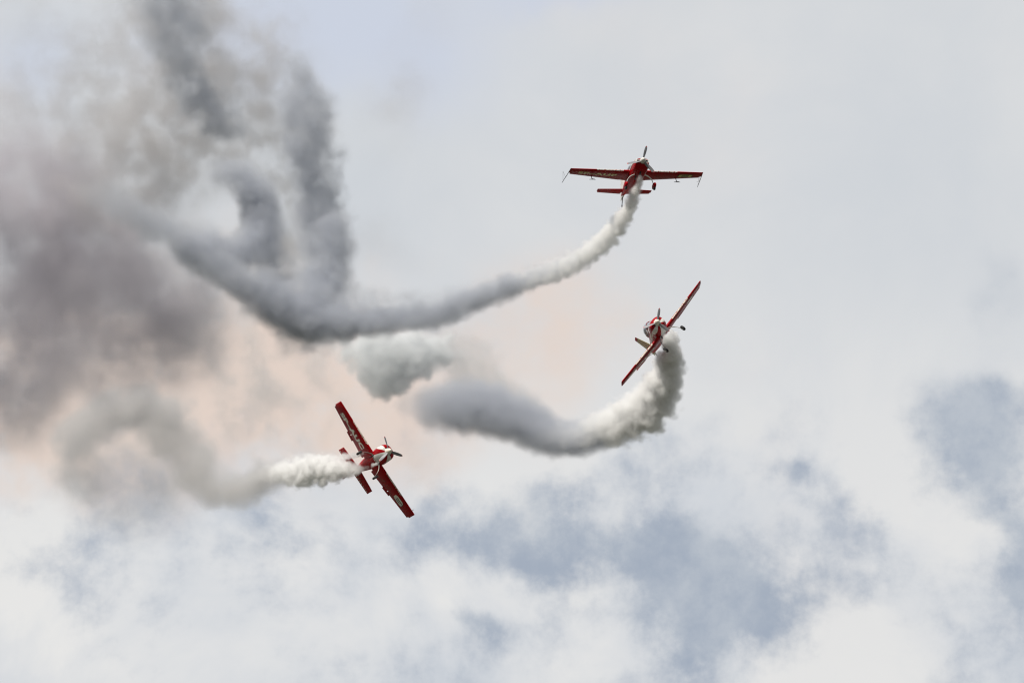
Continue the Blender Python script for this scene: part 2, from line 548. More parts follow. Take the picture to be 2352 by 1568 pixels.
def build_midwing(M):
    root = make_root("red plane with SP-AUP under its wing and red wheel fairings on white legs", "display team of red aerobatic planes", M)
    st = [(1.54, .36, .17, -.22, 3.2), (1.42, .42, .21, -.33, 3.2), (1.15, .445, .28, -.44, 3), (.6, .45, .34, -.53, 2.8), (0.0, .45, .36, -.57, 2.6),
          (-.9, .42, .37, -.53, 2.5), (-1.8, .34, .36, -.42, 2.4), (-2.7, .24, .31, -.28, 2.3), (-3.6, .13, .25, -.13, 2.2), (-4.25, .05, .2, -.02, 2)]
    bm = bmesh.new()
    loft(bm, [superellipse(*s) for s in interp(st, 4)])
    fus = from_bm("fuselage", bm, [RED, WHITE], root)
    for p in fus.data.polygons:          # white nose band and the pale flash along each side
        c = p.center
        if c.y > 1.34 and c.z > -0.04 and abs(p.normal.y) < .95: p.material_index = 1
    for sx in (-1, 1):
        pts = [(sx * .452, 1.0, .06), (sx * .462, .6, .10), (sx * .462, .15, .02), (sx * .455, -.4, -.02)]
        bm = bmesh.new(); tube(bm, pts, [.02, .06, .05, .015], seg=8, flat=0.14, flat_axis=(0, 0, 1))
        from_bm("side_flash", bm, WHITE, root)
        # cooling intake: dark slot in the white nose band
        bm = bmesh.new()
        loft(bm, [[Vector((sx * (.225 + a * w_), y, .015 + b * h_)) for a, b in ((-1, -1), (1, -1), (1, 1), (-1, 1))] for (y, w_, h_) in ((1.50, .085, .052), (1.553, .095, .06), (1.556, .075, .042))])
        from_bm("air_intake", bm, BLACK, root, smooth=False)
        bm = bmesh.new()
        loft(bm, [[Vector((sx * (.25 + a * w_), y, .005 + b * h_)) for a, b in ((-1, -1), (1, -1), (1, 1), (-1, 1))] for (y, w_, h_) in ((1.46, .155, .095), (1.544, .145, .09), (1.548, .13, .075))])
        from_bm("nose_lip", bm, WHITE, root, smooth=False)
    bm = bmesh.new(); tube(bm, [(.02, 1.05, -.44), (.02, .9, -.53), (.02, .82, -.56)], .055, seg=12)
    from_bm("oil_cooler_scoop", bm, BLACK, root)
    bm = bmesh.new(); tube(bm, [(.2, .55, -.5), (.2, .42, -.58), (.2, .2, -.63)], .038, seg=10)
    from_bm("exhaust_pipe", bm, DARK, root)
    propeller(root, 1.56, .168, .40, 0.98, -17)
    # canopy
    bm = bmesh.new()
    loft(bm, [superellipse(*s, n=28) for s in interp([(.1, .05, .36, .28, 2), (-.2, .24, .56, .25, 2), (-.8, .32, .76, .24, 2), (-1.5, .30, .78, .24, 2), (-2.2, .22, .62, .22, 2), (-2.8, .05, .38, .22, 2)], 3)])
    from_bm("canopy", bm, GLASS, root)
    for sg in (1, -1):
        W = Panel(sg * .38, sg * 3.94, .06, .02, 1.62, .86, -.03, .0, .15, .12)
        w_ = W.build("wing", RED, root, 0, 0.745, tip=True)
        W.build("aileron", RED, w_, 0.752, 1.0, .12, .985, defl=R(2 * sg))
        W.build("wing_trailing_edge", RED, w_, 0.752, 1.0, 0.0, .115, nq=2)
        lettering("web_address", "www.zelazny.aip.pl", WHITE, w_, W, sg * 1.62, 0.0, 1.62, .19, bold=.03, proj=le_proj(W, True), cuts=4)
        if sg > 0:
            lettering("registration", "SP\u2013AUP", GOLD, w_, W, 2.27, -.50, 2.35, .40, bold=.05, spacing=1.12, skew=.045)
        else:
            out = [(-1.05, -1), (.7, -1), (.98, -.78), (.98, -.2), (.8, 0), (.98, .2), (.98, .78), (.7, 1), (-.7, 1), (-.98, .78), (-.98, .2), (-.82, 0), (-.98, -.2), (-.98, -.7)]
            lettering("racing_number_outline", poly_mesh([[(x * 1.08, y * 1.1) for x, y in out]]), BLACK, w_, W, -2.98, -.45, .92, .50, off=.006)
            lettering("racing_number", poly_mesh([out]), GOLD, w_, W, -2.98, -.45, .84, .44, off=.011)
            lettering("racing_number_counter", poly_mesh([[(-1, -1), (1, -1), (1, 1), (-1, 1)]]), BLACK, w_, W, -2.98, -.355, .44, .085, off=.016)
            lettering("racing_number_counter", poly_mesh([[(-1, -1), (1, -1), (1, 1), (-1, 1)]]), BLACK, w_, W, -2.98, -.545, .44, .085, off=.016)
            lettering("sponsor_address", "www.zurawa.pl", FAINT, w_, W, -1.45, -.86, 1.25, .13, bold=.02)
            e1, e2 = emblem_meshes()
            lettering("emblem", e1, FAINT, w_, W, -1.35, -.55, .38, .30)
        # aileron spade
        xs = sg * 2.55
        bm = bmesh.new()
        zl = W.low(xs, -.98)
        tube(bm, [(xs, -1.02, zl + .02), (xs, -.86, zl - .2), (xs, -.62, zl - .36)], .022, seg=8)
        from_bm("spade_arm", bm, DARK, w_)
        bm = bmesh.new()
        tri = [(-.19, -.09), (.19, -.09), (.05, .16), (-.05, .16)]
        loft(bm, [[Vector((xs + a, -.62 + b, zl - .36 - b * .25 + dz_)) for a, b in tri] for dz_ in (-.012, .012)])
        from_bm("aileron_spade", bm, DARK, w_, smooth=False)
        # sighting frame on the tip
        xt = sg * 3.97
        bm = bmesh.new()
        tube(bm, [(xt, .04, .0), (xt + sg * .06, -1.0, -.06), (xt + sg * .12, -2.05, -.10)], [.02, .018, .014], seg=8)
        for a, b in (((xt + sg * .07, -1.25, -.07), (xt + sg * .14, -1.55, .42)), ((xt + sg * .10, -1.85, -.09), (xt + sg * .14, -1.55, .42)), ((xt + sg * .05, -1.2, -.07), (xt + sg * .02, -1.75, .10))):
            tube(bm, [a, b], .006, seg=6)
        from_bm("sighting_frame", bm, DARK, w_)
        S = Panel(sg * .06, sg * 1.58, -3.30, -3.42, .90, .60, .12, .12, .10, .10)
        s_ = S.build("stabilizer", RED, root, 0, .58, tip=True)
        S.build("elevator", RED, s_, .59, 1.0, .06, .99, defl=R(-3))
        # main gear
        a = Vector((sg * .30, .62, -.50)); b = Vector((sg * .80, .58, -1.19))
        bm = bmesh.new()
        tube(bm, arc_pts(a, b, (sg * .14, 0, .10)), [.085, .082, .078, .072, .068, .062, .058, .055, .05, .048, .045], seg=10, flat=.32, flat_axis=(0, 1, 0))
        leg = from_bm("gear_leg", bm, WHITE, root)
        bm = bmesh.new()
        loft(bm, [superellipse(*s, n=20) for s in interp([(.98, .02, -1.16, -1.2, 2), (.88, .075, -1.06, -1.28, 2.2), (.66, .10, -1.0, -1.33, 2.3), (.4, .09, -1.02, -1.3, 2.2), (.12, .02, -1.12, -1.2, 2)], 3)])
        for w in bm.verts: w.co.x += sg * .85
        pant = from_bm("wheel_fairing", bm, RED, leg)
        wheel("wheel", (sg * .85, .62, -1.28), .16, .115, leg)
        wheel_l = None
    P = W
    F = Panel(.22, 1.28, -3.25, -3.72, 1.05, .62, 0, 0, .10, .09, vertical=True)
    f_ = F.build("fin", WHITE, root, 0, .5, tip=True)
    Rd = Panel(-.12, 1.28, -3.75, -4.03, .98, .36, 0, 0, .09, .08, vertical=True)
    Rd.build("rudder", WHITE, f_, .0, 1.0, tip=True)
    bm = bmesh.new(); tube(bm, [(0, -4.05, -.02), (0, -4.2, -.25), (0, -4.36, -.50)], [.035, .028, .02], seg=8)
    tl = from_bm("tail_spring", bm, DARK, root)
    wheel("tail_wheel", (0, -4.38, -.55), .085, .05, tl)
    return root


# ------------------------------------------------------------------ plane with the wing under its belly
def build_lowwing(M, label, reg, number, blade0, ail=(0, 0), rudder=0.0, extra_text=True):
    root = make_root(label, "display team of red aerobatic planes", M)
    cst = [(.98, .30, .20, -.24, 2.2), (.94, .40, .29, -.33, 2.3), (.84, .49, .39, -.41, 2.4), (.62, .545, .46, -.50, 2.5), (.3, .56, .49, -.56, 2.5), (.02, .56, .49, -.60, 2.5)]
    bm = bmesh.new()
    loft(bm, [superellipse(*s, n=64) for s in interp(cst, 4)])
    cowl = from_bm("cowling", bm, COWL, root, sharp=60)
    for sx in (-1, 1):
        bm = bmesh.new()
        rings = []
        for (dy, sc) in ((-.07, 1.0), (.006, 1.0), (.012, .85)):
            ring = []
            for b in [2 * math.pi * k / 28 for k in range(28)]:
                ex, ez = .335 + .135 * sc * math.cos(b), .03 + .10 * sc * math.sin(b)
                rr_ = math.hypot(ex, (ez + .02) * 1.3)
                ring.append(Vector((sx * ex, .985 - .15 * (max(rr_ - .2, 0) / .29) ** 2 + dy, ez)))
            rings.append(ring)
        loft(bm, rings)
        from_bm("air_intake", bm, BLACK, cowl)
    bm = bmesh.new(); lathe(bm, [(.93, .26), (1.0, .215), (1.01, .20)], seg=28); from_bm("nose_bowl", bm, WHITE, cowl)
    propeller(root, 1.015, .185, .36, .98, blade0, CREAM)
    fst = [(.015, .548, .482, -.588, 2.5), (-.8, .52, .47, -.60, 2.5), (-1.6, .46, .45, -.54, 2.4), (-2.6, .34, .42, -.41, 2.3), (-3.6, .20, .36, -.22, 2.2), (-4.4, .10, .31, -.05, 2), (-4.95, .04, .28, .08, 2)]
    bm = bmesh.new()
    loft(bm, [superellipse(*s) for s in interp(fst, 5)])
    fus = from_bm("fuselage", bm, [RED, GOLDFIN, WHITE], root)
    for p in fus.data.polygons:          # pale flash along each flank
        c = p.center
        if abs(c.z - (.10 + .05 * math.sin(c.y * 2))) < .11 + .03 * c.y and -3.4 < c.y and abs(p.normal.x) > .5: p.material_index = 1
    # red ring with a pale edge behind the cowling
    bm = bmesh.new(); loft(bm, [superellipse(y, .562 + g, .492 + g, -.602 - g, 2.5) for y, g in ((-.045, .0), (-.05, .012), (-.085, .012), (-.09, 0))])
    from_bm("cowling_lip", bm, WHITE, cowl)
    for sx in (-1, 1):
        bm = bmesh.new(); tube(bm, [(sx * .30, .12, -.50), (sx * .30, -.05, -.61), (sx * .30, -.22, -.66)], .04, seg=10)
        from_bm("exhaust_pipe", bm, DARK, root)
    bm = bmesh.new()
    loft(bm, [superellipse(*s, n=28) for s in interp([(.0, .06, .48, .40, 2), (-.35, .30, .72, .36, 2), (-.9, .37, .96, .34, 2.1), (-1.5, .35, .97, .34, 2.1), (-2.1, .24, .74, .34, 2), (-2.7, .05, .46, .36, 2)], 3)])
    can = from_bm("canopy", bm, GLASS, root)
    for y in (-.42, -1.75):
        bm = bmesh.new()
        k = .33 if y > -1 else .31
        pts = [(k * math.cos(a) * 1.03, y, .40 + (.40 if y > -1 else .53) * math.sin(a)) for a in [math.pi * i / 12 for i in range(13)]]
        tube(bm, pts, .022, seg=6)
        from_bm("canopy_frame", bm, RED, can)
    for sg in (1, -1):
        W = Panel(sg * .10, sg * 4.24, .03, -.02, 1.70, 1.10, -.44, -.34, .17, .12)
        w_ = W.build("wing", RED, root, 0, 0.755, tip=True, nq=10)
        W.build("flap", RED, w_, .762, 1.0, .10, .485, defl=R(1))
        W.build("aileron", RED, w_, .762, 1.0, .495, .99, defl=ail[0 if sg > 0 else 1])
        # balance tab standing out behind the trailing edge
        q0, q1 = .40, .56
        bm = bmesh.new(); rr = []
        for q in (q0, q1):
            x, le, c, z, t = W.at(q)
            rr.append([Vector((x, le - c * .93, z - .035)), Vector((x, le - c - .12, z - .03)), Vector((x, le - c - .12, z - .012)), Vector((x, le - c * .93, z - .012))])
        loft(bm, rr); from_bm("balance_tab", bm, RED, w_, smooth=False)
        lettering("web_address", "www.zelazny.aip.pl", CREAM, w_, W, sg * 1.95, 0.0, 1.75, .19, bold=.03, proj=le_proj(W, True), cuts=4)
        if sg > 0:
            lettering("registration", reg, CREAM, w_, W, 2.30, -.66, 2.66, .52, bold=.06, spacing=1.08, skew=-.02)
        else:
            XC, YC = -2.98, -.60
            body = [(-1, -.62), (-.62, -1), (.62, -1), (1, -.7), (1, .62), (.62, 1), (-.62, 1), (-1, .62)]
            if number == "6":
                # broad block six: two dark slots, the upper one open to the right
                lettering("racing_number_shadow", poly_mesh([body]), BLACK, w_, W, XC - .03, YC - .05, .80, .62, off=.006)
                lettering("racing_number", poly_mesh([body]), CREAM, w_, W, XC, YC, .80, .60, off=.011)
                bar = poly_mesh([[(-1, -1), (1, -1), (1, 1), (-1, 1)]])
                lettering("racing_number_counter", bar, BLACK, w_, W, XC - .0, YC - .12, .40, .10, off=.016)
                lettering("racing_number_counter", bar, BLACK, w_, W, XC - .10, YC + .09, .62, .085, off=.016)
            else:
                lettering("racing_number_shadow", number, BLACK, w_, W, XC - .04, YC - .05, .80, .60, bold=.06, off=.006)
                lettering("racing_number", number, CREAM, w_, W, XC, YC, .78, .58, bold=.05, off=.011)
            if extra_text:
                lettering("sponsor_address", "www.palten.pl", FAINT, w_, W, -1.72, -1.02, 1.65, .15, bold=.03)
                lettering("sponsor_address", "aero", FAINT, w_, W, -1.05, -.90, .5, .10, bold=.02)
                e1, e2 = emblem_meshes()
                lettering("emblem", e1, FAINT, w_, W, -1.95, -.68, .40, .34)
                lettering("emblem", e2, FAINT, w_, W, -1.42, -.72, .34, .30)
        if sg < 0:
            bm = bmesh.new(); tube(bm, [(-3.95, -.02, -.36), (-3.97, .10, -.39), (-3.97, .36, -.39)], [.016, .014, .012], seg=8)
            from_bm("pitot_tube", bm, DARK, w_)
        S = Panel(sg * .08, sg * 1.62, -3.98, -4.16, 1.02, .78, .25, .25, .10, .09)
        s_ = S.build("stabilizer", RED, root, 0, .58, q1=.893, tip=False)
        ebl = S.build("elevator", RED, s_, .59, 1.0, .05, 1.0, defl=R(2), tip=True)
        S.build("elevator_horn", RED, s_, .06, .585, .895, 1.0, tip=True, nq=2)
        dash = poly_mesh([[(0, 0), (1, 0), (1, 1), (0, 1)]])
        for k in range(7):
            lettering("cream_dash", dash, CREAM, s_, S, sg * (.32 + .2 * k), -4.80, .095, .085, off=.012, cuts=1)
        bm = bmesh.new(); tube(bm, [(sg * .10, -4.35, -.04), (sg * .72, -4.50, .215)], .014, seg=8)
        from_bm("stabilizer_strut", bm, STEEL, root)
        # spring steel main gear
        bm = bmesh.new()
        tube(bm, arc_pts((sg * .34, .02, -.52), (sg * .84, .20, -1.36), (sg * .10, 0, .06)), [.05, .048, .045, .042, .038, .034, .03, .027, .025, .023, .022], seg=10, flat=.7, flat_axis=(0, 1, 0))
        leg = from_bm("gear_leg", bm, STEEL, root)
        wheel("wheel", (sg * .93, .20, -1.38), .20, .14, leg)
    F = Panel(.34, 1.42, -3.80, -4.35, 1.10, .60, 0, 0, .10, .09, vertical=True)
    f_ = F.build("fin", GOLDFIN, root, 0, .55, q1=1.0, tip=False)
    Rd = Panel(-.02, 1.42, -4.42, -4.70, .92, .42, 0, 0, .09, .08, vertical=True)
    r_ = Rd.build("rudder", GOLDFIN, f_, 0, 1.0, tip=False, defl=rudder)
    C2 = Panel(1.423, 1.56, -4.35, -4.44, .77, .66, 0, 0, .08, .07, vertical=True)
    C2.build("fin_tip", RED, f_, 0, 1.0, nq=2, tip=True)
    bm = bmesh.new(); tube(bm, [(0, -4.78, .10), (0, -4.95, -.12), (0, -5.16, -.34)], [.045, .035, .025], seg=8)
    tl = from_bm("tail_spring", bm, DARK, root)
    wheel("tail_wheel", (0, -5.20, -.40), .10, .06, tl)
    return root


D1, D2, D3 = 811.0, 886.0, 872.0
p1 = build_midwing(frame_matrix(at(1463, 392, D1), (-1890, 55), (0.20, 0.35, 0.915)))
p2 = build_lowwing(frame_matrix(at(1509, 753, D2), (-1020, -1305), (0.015, 0.335, 0.94)),
                   "red plane banked steeply, thin edge-on wings and bare black wheels, beside a white trail",
                   "SP\u2013AUD", "5", -62, ail=(R(-6), R(9)))
p3 = build_lowwing(frame_matrix(at(877, 1045, D3), (-845, 1300), (0.415, 0.248, 0.874)),
                   "red plane showing its belly, with SP-AUC and a white 6 under its wings",
                   "SP\u2013AUC", "6", 71)

#SMOKE
# ------------------------------------------------------------------ smoke
def smoke_mat(name, color, absorb, dens, aniso=0.2):
    m = bpy.data.materials.new(name); m.use_nodes = True
    t = m.node_tree; t.nodes.clear()
    o = t.nodes.new('ShaderNodeOutputMaterial'); p = t.nodes.new('ShaderNodeVolumePrincipled')
    p.inputs['Color'].default_value = (*color, 1)
    p.inputs['Absorption Color'].default_value = (*absorb, 1)
    p.inputs['Density'].default_value = dens
    p.inputs['Anisotropy'].default_value = aniso
    t.links.new(p.outputs[0], o.inputs['Volume'])
    m.cycles.volume_step_rate = 1.0
    return m


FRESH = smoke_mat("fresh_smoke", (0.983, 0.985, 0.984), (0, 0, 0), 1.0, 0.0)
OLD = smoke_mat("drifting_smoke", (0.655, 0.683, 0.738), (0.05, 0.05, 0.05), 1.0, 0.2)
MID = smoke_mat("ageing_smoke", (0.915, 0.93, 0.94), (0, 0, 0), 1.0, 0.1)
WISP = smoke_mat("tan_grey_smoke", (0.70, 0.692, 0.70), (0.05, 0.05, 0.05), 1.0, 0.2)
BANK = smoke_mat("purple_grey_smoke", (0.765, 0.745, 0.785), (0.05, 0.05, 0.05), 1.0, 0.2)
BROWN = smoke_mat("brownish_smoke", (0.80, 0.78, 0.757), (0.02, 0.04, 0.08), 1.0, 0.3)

CAMROT = Matrix((AX_R, AX_F, AX_U)).transposed().to_4x4()       # right, away, up


def spline(pts, m):
    return interp_free(pts, m)


def interp_free(st, m):
    out = []
    for i in range(len(st) - 1):
        p0, p1, p2, p3 = st[max(i - 1, 0)], st[i], st[i + 1], st[min(i + 2, len(st) - 1)]
        for k in range(m):
            t = k / m
            out.append([0.5 * ((2 * b) + (c - a) * t + (2 * a - 5 * b + 4 * c - d) * t * t + (3 * b - 3 * c + d - a) * t ** 3) for a, b, c, d in zip(p0, p1, p2, p3)])
    out.append(list(st[-1]))
    return out


def smoke(name, spine, material, parent, voxel, chain=True, warp=0.5, wscale=1.0, detail=4.0, bumps=0.0, bscale=2.0, inner=0.55, fluct=0.5, fscale=1.5, seed=0.0, stretch=1.0, low=0.35, high=0.65, rough=0.6, grow=1.0, gain=1.0, cut=(0.1, 1.0), dense=1.0):
    """a body of smoke grown round a spine of (px, py, depth, radius px, density): its grid of densities is computed from
    the distance to the spine, billowed and broken up by 3D noise"""
    pts = interp_free(spine, 14) if chain else spine
    P = []
    for (px, py, d, r, e) in pts:
        P.append((at(px, py, d), max(r, 1) * mpp(d) * grow, max(e, 0.0) * gain))
    if chain:                                                 # even spacing
        Q_ = [P[0]]
        for a in P[1:]:
            L = (a[0] - Q_[-1][0]).length
            n = max(1, int(L / max(0.12 * a[1], 0.04)))
            b = Q_[-1]
            for k in range(1, n + 1):
                t = k / n
                Q_.append((b[0].lerp(a[0], t), b[1] + (a[1] - b[1]) * t, b[2] + (a[2] - b[2]) * t))
        P = Q_
    inv = CAMROT.inverted()
    org = sum((p[0] for p in P), Vector()) / len(P)
    loc = [inv @ (p[0] - org) for p in P]
    vd = bpy.data.volumes.new(name)
    vd.materials.append(material)
    ob = bpy.data.objects.new(name, vd); col.objects.link(ob)
    ob.matrix_world = Matrix.Translation(org) @ CAMROT
    if parent is not None:
        ob.parent = parent; ob.matrix_parent_inverse = parent.matrix_world.inverted()
    pad = 1.25 + warp * 0.5
    mn = [min(l[i] - p[1] * pad for l, p in zip(loc, P)) for i in range(3)]
    mx = [max(l[i] + p[1] * pad for l, p in zip(loc, P)) for i in range(3)]
    res = [max(8, int((b - a) / voxel)) for a, b in zip(mn, mx)]
    g = bpy.data.node_groups.new(name + "_density", 'GeometryNodeTree')
    g.interface.new_socket("Geometry", in_out='INPUT', socket_type='NodeSocketGeometry')
    g.interface.new_socket("Geometry", in_out='OUTPUT', socket_type='NodeSocketGeometry')
    gi = g.nodes.new('NodeGroupInput'); go = g.nodes.new('NodeGroupOutput')
    pos = X(g, g.nodes.new('GeometryNodeInputPosition').outputs[0])
    # the spine, as a line of points
    N = min(256, len(P)) if chain else 2
    ln = g.nodes.new('GeometryNodeMeshLine'); ln.inputs['Count'].default_value = N
    fac = X(g, g.nodes.new('GeometryNodeInputIndex').outputs[0]) / float(N - 1)

    def track(vals):
        lo, hi = min(vals), max(vals)
        if hi - lo < 1e-6: return fac * 0.0 + lo
        n = g.nodes.new('ShaderNodeFloatCurve')
        cv_ = n.mapping.curves[0]; n.mapping.use_clip = False
        K = min(len(vals), 48)
        for k in range(K):
            f_ = k / (K - 1); p_ = f_ * (len(vals) - 1); a_ = int(p_); b_ = min(a_ + 1, len(vals) - 1)
            y = ((vals[a_] + (vals[b_] - vals[a_]) * (p_ - a_)) - lo) / (hi - lo)
            if k == 0: cv_.points[0].location = (0, y)
            elif k == K - 1: cv_.points[-1].location = (1, y)
            else: cv_.points.new(f_, y)
        for p_ in cv_.points: p_.handle_type = 'VECTOR'
        n.mapping.update()
        g.links.new(fac.k, n.inputs['Value'])
        return X(g, n.outputs[0]) * (hi - lo) + lo

    cx = g.nodes.new('ShaderNodeCombineXYZ')
    for k in range(3): g.links.new(track([l[k] for l in loc]).k, cx.inputs[k])
    setp = g.nodes.new('GeometryNodeSetPosition')
    g.links.new(ln.outputs[0], setp.inputs[0]); g.links.new(cx.outputs[0], setp.inputs['Position'])
    geo = setp.outputs[0]
    for an, ix_ in (("radius", 1), ("strength", 2)):
        st_ = g.nodes.new('GeometryNodeStoreNamedAttribute'); st_.data_type = 'FLOAT'; st_.domain = 'POINT'
        st_.inputs['Name'].default_value = an
        g.links.new(geo, st_.inputs[0]); g.links.new(track([p[ix_] for p in P]).k, st_.inputs['Value'])
        geo = st_.outputs[0]

    def nearest(sp):
        n = g.nodes.new('GeometryNodeSampleNearest'); n.domain = 'POINT'
        g.links.new(geo, n.inputs[0]); g.links.new(sp.k, n.inputs['Sample Position'])
        return X(g, n.outputs[0])

    def sample(kind, idx):
        n = g.nodes.new('GeometryNodeSampleIndex'); n.domain = 'POINT'
        n.data_type = 'FLOAT_VECTOR' if kind == 'position' else 'FLOAT'
        g.links.new(geo, n.inputs[0])
        if kind == 'position': src = g.nodes.new('GeometryNodeInputPosition').outputs[0]
        else:
            q = g.nodes.new('GeometryNodeInputNamedAttribute'); q.data_type = 'FLOAT'; q.inputs[0].default_value = kind
            src = q.outputs[0]
        g.links.new(src, n.inputs[1]); g.links.new(idx.k, n.inputs['Index'])
        return X(g, n.outputs[0])

    sp = vmath(g, 'ADD', pos if chain else vmath(g, 'MULTIPLY', pos, (1, 0.45, 1)), (seed * 13.7, seed * 5.1, seed * 9.3))
    if stretch != 1.0: sp = vmath(g, 'MULTIPLY', sp, (1, 1, stretch))
    r0 = sample('radius', nearest(pos)) if chain else X(g, pos.k)._m('MULTIPLY', 0.0) + sum(p[1] for p in P) / len(P)
    wn = vmath(g, 'SUBTRACT', noise(g, sp, wscale, detail, rough, color=True), (0.5, 0.5, 0.5))
    q = vmath(g, 'ADD', pos, vmath(g, 'SCALE', wn, scale=r0 * (2.0 * warp)))
    if chain:
        ix = nearest(q)
        d = vmath(g, 'DISTANCE', q, sample('position', ix), out=1) / sample('radius', ix)
    else:                                                     # soft union of round puffs
        d = None
        for l_, (_, r_, e_) in zip(loc, P):
            dv = vmath(g, 'SUBTRACT', q, tuple(l_))
            dv = vmath(g, 'MULTIPLY', dv, (1, 1.7, 1))
            f_ = (vdot(g, dv, dv) * (-1.0 / (r_ * r_))).exp() * e_
            d = f_ if d is None else d + f_
    if bumps:
        vn = g.nodes.new('ShaderNodeTexVoronoi'); vn.feature = 'F1'
        g.links.new(vmath(g, 'ADD', sp, vmath(g, 'SCALE', wn, scale=0.4)).k, vn.inputs['Vector'])
        vn.inputs['Scale'].default_value = bscale
        vn.inputs['Detail'].default_value = 1.5; vn.inputs['Roughness'].default_value = 0.5
        bv = (X(g, vn.outputs['Distance']) - 0.35) * bumps
        d = d + bv if chain else d - bv
    dens = d.step(1.0, inner) * sample('strength', ix) if chain else d.step(cut[0], cut[1]) * dense
    if fluct:
        fl = noise(g, sp, fscale, 5.0, 0.6).step(low, high, 1.0 - fluct, 1.0)
        dens = dens * fl
    vc = g.nodes.new('GeometryNodeVolumeCube')
    g.links.new(dens.k, vc.inputs['Density'])
    vc.inputs['Min'].default_value = mn; vc.inputs['Max'].default_value = mx
    for k, a in enumerate(('X', 'Y', 'Z')): vc.inputs['Resolution ' + a].default_value = res[k]
    sm = g.nodes.new('GeometryNodeSetMaterial'); sm.inputs['Material'].default_value = material
    g.links.new(vc.outputs[0], sm.inputs[0]); g.links.new(sm.outputs[0], go.inputs[0])
    md = ob.modifiers.new("density", 'NODES'); md.node_group = g
    print("smoke", name, res, res[0] * res[1] * res[2] / 1e6, "M")
    return ob


def smoke_root(name, label, cat, where, group=None, kind=None):
    o = bpy.data.objects.new(name, None); col.objects.link(o)
    o.location = where; o['label'] = label; o['category'] = cat
    if group: o['group'] = group
    if kind: o['kind'] = kind
    bpy.context.view_layer.update()
    return o


GRP = "smoke trails behind the red planes"
# --- trail of the topmost plane
t1 = smoke_root("smoke_trail", "long smoke trail from the SP-AUP plane, white at first, then grey and curving left", "smoke trail", at(1470, 415, D1), GRP)
smoke("fresh_plume", [(1470, 404, D1 - 1.3, 4, 3), (1468, 420, D1 - .6, 9, 5), (1457, 446, D1 + .6, 14, 6), (1444, 478, D1 + 2, 19, 6), (1424, 512, D1 + 3.5, 23, 5.5), (1392, 550, D1 + 5, 26, 4.6),
                      (1345, 588, D1 + 6.5, 28, 3.6), (1290, 616, D1 + 8, 29, 2.7), (1235, 634, D1 + 9, 29, 1.9), (1190, 650, D1 + 10, 28, 1.2), (1130, 674, D1 + 10.5, 26, .6), (1060, 700, D1 + 11.3, 22, .2)],
      FRESH, t1, 0.065, warp=.42, wscale=1.2, bumps=.5, bscale=1.8, inner=.5, fluct=.1, fscale=2.5, seed=1, grow=1.4)
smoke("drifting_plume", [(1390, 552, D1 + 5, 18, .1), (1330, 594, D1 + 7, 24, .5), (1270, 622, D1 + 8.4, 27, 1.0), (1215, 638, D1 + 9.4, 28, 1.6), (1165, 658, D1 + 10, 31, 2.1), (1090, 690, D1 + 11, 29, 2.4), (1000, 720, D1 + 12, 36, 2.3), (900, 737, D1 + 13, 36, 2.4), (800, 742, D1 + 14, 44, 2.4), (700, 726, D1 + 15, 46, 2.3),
                         (620, 688, D1 + 15, 52, 1.9), (530, 632, D1 + 15, 45, 1.5), (450, 580, D1 + 15, 44, 1.2), (370, 525, D1 + 15, 38, 1.0), (290, 478, D1 + 15, 42, .6), (220, 440, D1 + 16, 44, .25)],
      OLD, t1, 0.10, warp=.55, wscale=.5, detail=6, rough=.58, bumps=.22, bscale=.9, inner=.32, fluct=.35, fscale=.7, low=.3, high=.6, seed=2, grow=1.4, gain=1.4)
smoke("drifting_fringe", [(1120, 650, D1 + 11, 16, .25), (1000, 686, D1 + 12, 24, .5), (900, 695, D1 + 13, 30, .6), (800, 690, D1 + 14, 34, .6), (740, 690, D1 + 14, 30, .3)],
      OLD, t1, 0.13, warp=.9, wscale=.7, inner=.2, fluct=.8, fscale=.9, seed=3, grow=1.4, gain=1.5)
# --- trail of the banked plane
t2 = smoke_root("smoke_trail", "thick white smoke trail below the banked plane, turning into a grey wave leftward", "smoke trail", at(1530, 775, D2), GRP)
smoke("fresh_plume", [(1529, 772, D2 - 1.2, 6, 4), (1536, 786, D2 - .6, 13, 7), (1542, 812, D2 + .5, 20, 8), (1536, 840, D2 + 2, 27, 8), (1526, 876, D2 + 3, 33, 6.5), (1510, 915, D2 + 4, 42, 6), (1480, 945, D2 + 5, 47, 5.5), (1445, 964, D2 + 5.6, 44, 4.5), (1405, 978, D2 + 6.2, 38, 3.2), (1368, 985, D2 + 7, 32, 2.0), (1320, 1000, D2 + 8, 28, .9), (1260, 1000, D2 + 9, 24, .3)],
      FRESH, t2, 0.075, warp=.42, wscale=.9, detail=5, bumps=.38, bscale=1.2, inner=.5, fluct=.1, fscale=2.2, seed=4, grow=1.65)
smoke("exhaust_puff", [(1541, 762, D2 - .8, 12, 5), (1549, 772, D2 - .6, 14, 5), (1556, 786, D2 - .2, 10, 4)], FRESH, t2, 0.05, warp=.6, wscale=2.0, bumps=.5, bscale=3.0, inner=.6, fluct=.2, seed=5)
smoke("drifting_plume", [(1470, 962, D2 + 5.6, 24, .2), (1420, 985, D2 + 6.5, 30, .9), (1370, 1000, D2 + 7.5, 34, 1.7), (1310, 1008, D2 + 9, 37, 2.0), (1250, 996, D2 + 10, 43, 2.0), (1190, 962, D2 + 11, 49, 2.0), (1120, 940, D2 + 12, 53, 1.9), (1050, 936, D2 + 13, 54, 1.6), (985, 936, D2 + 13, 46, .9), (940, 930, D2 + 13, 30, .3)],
      OLD, t2, 0.11, warp=.38, wscale=.55, detail=4, bumps=.18, bscale=.8, inner=.35, fluct=.12, fscale=1.0, seed=6, grow=1.6, gain=1.2)
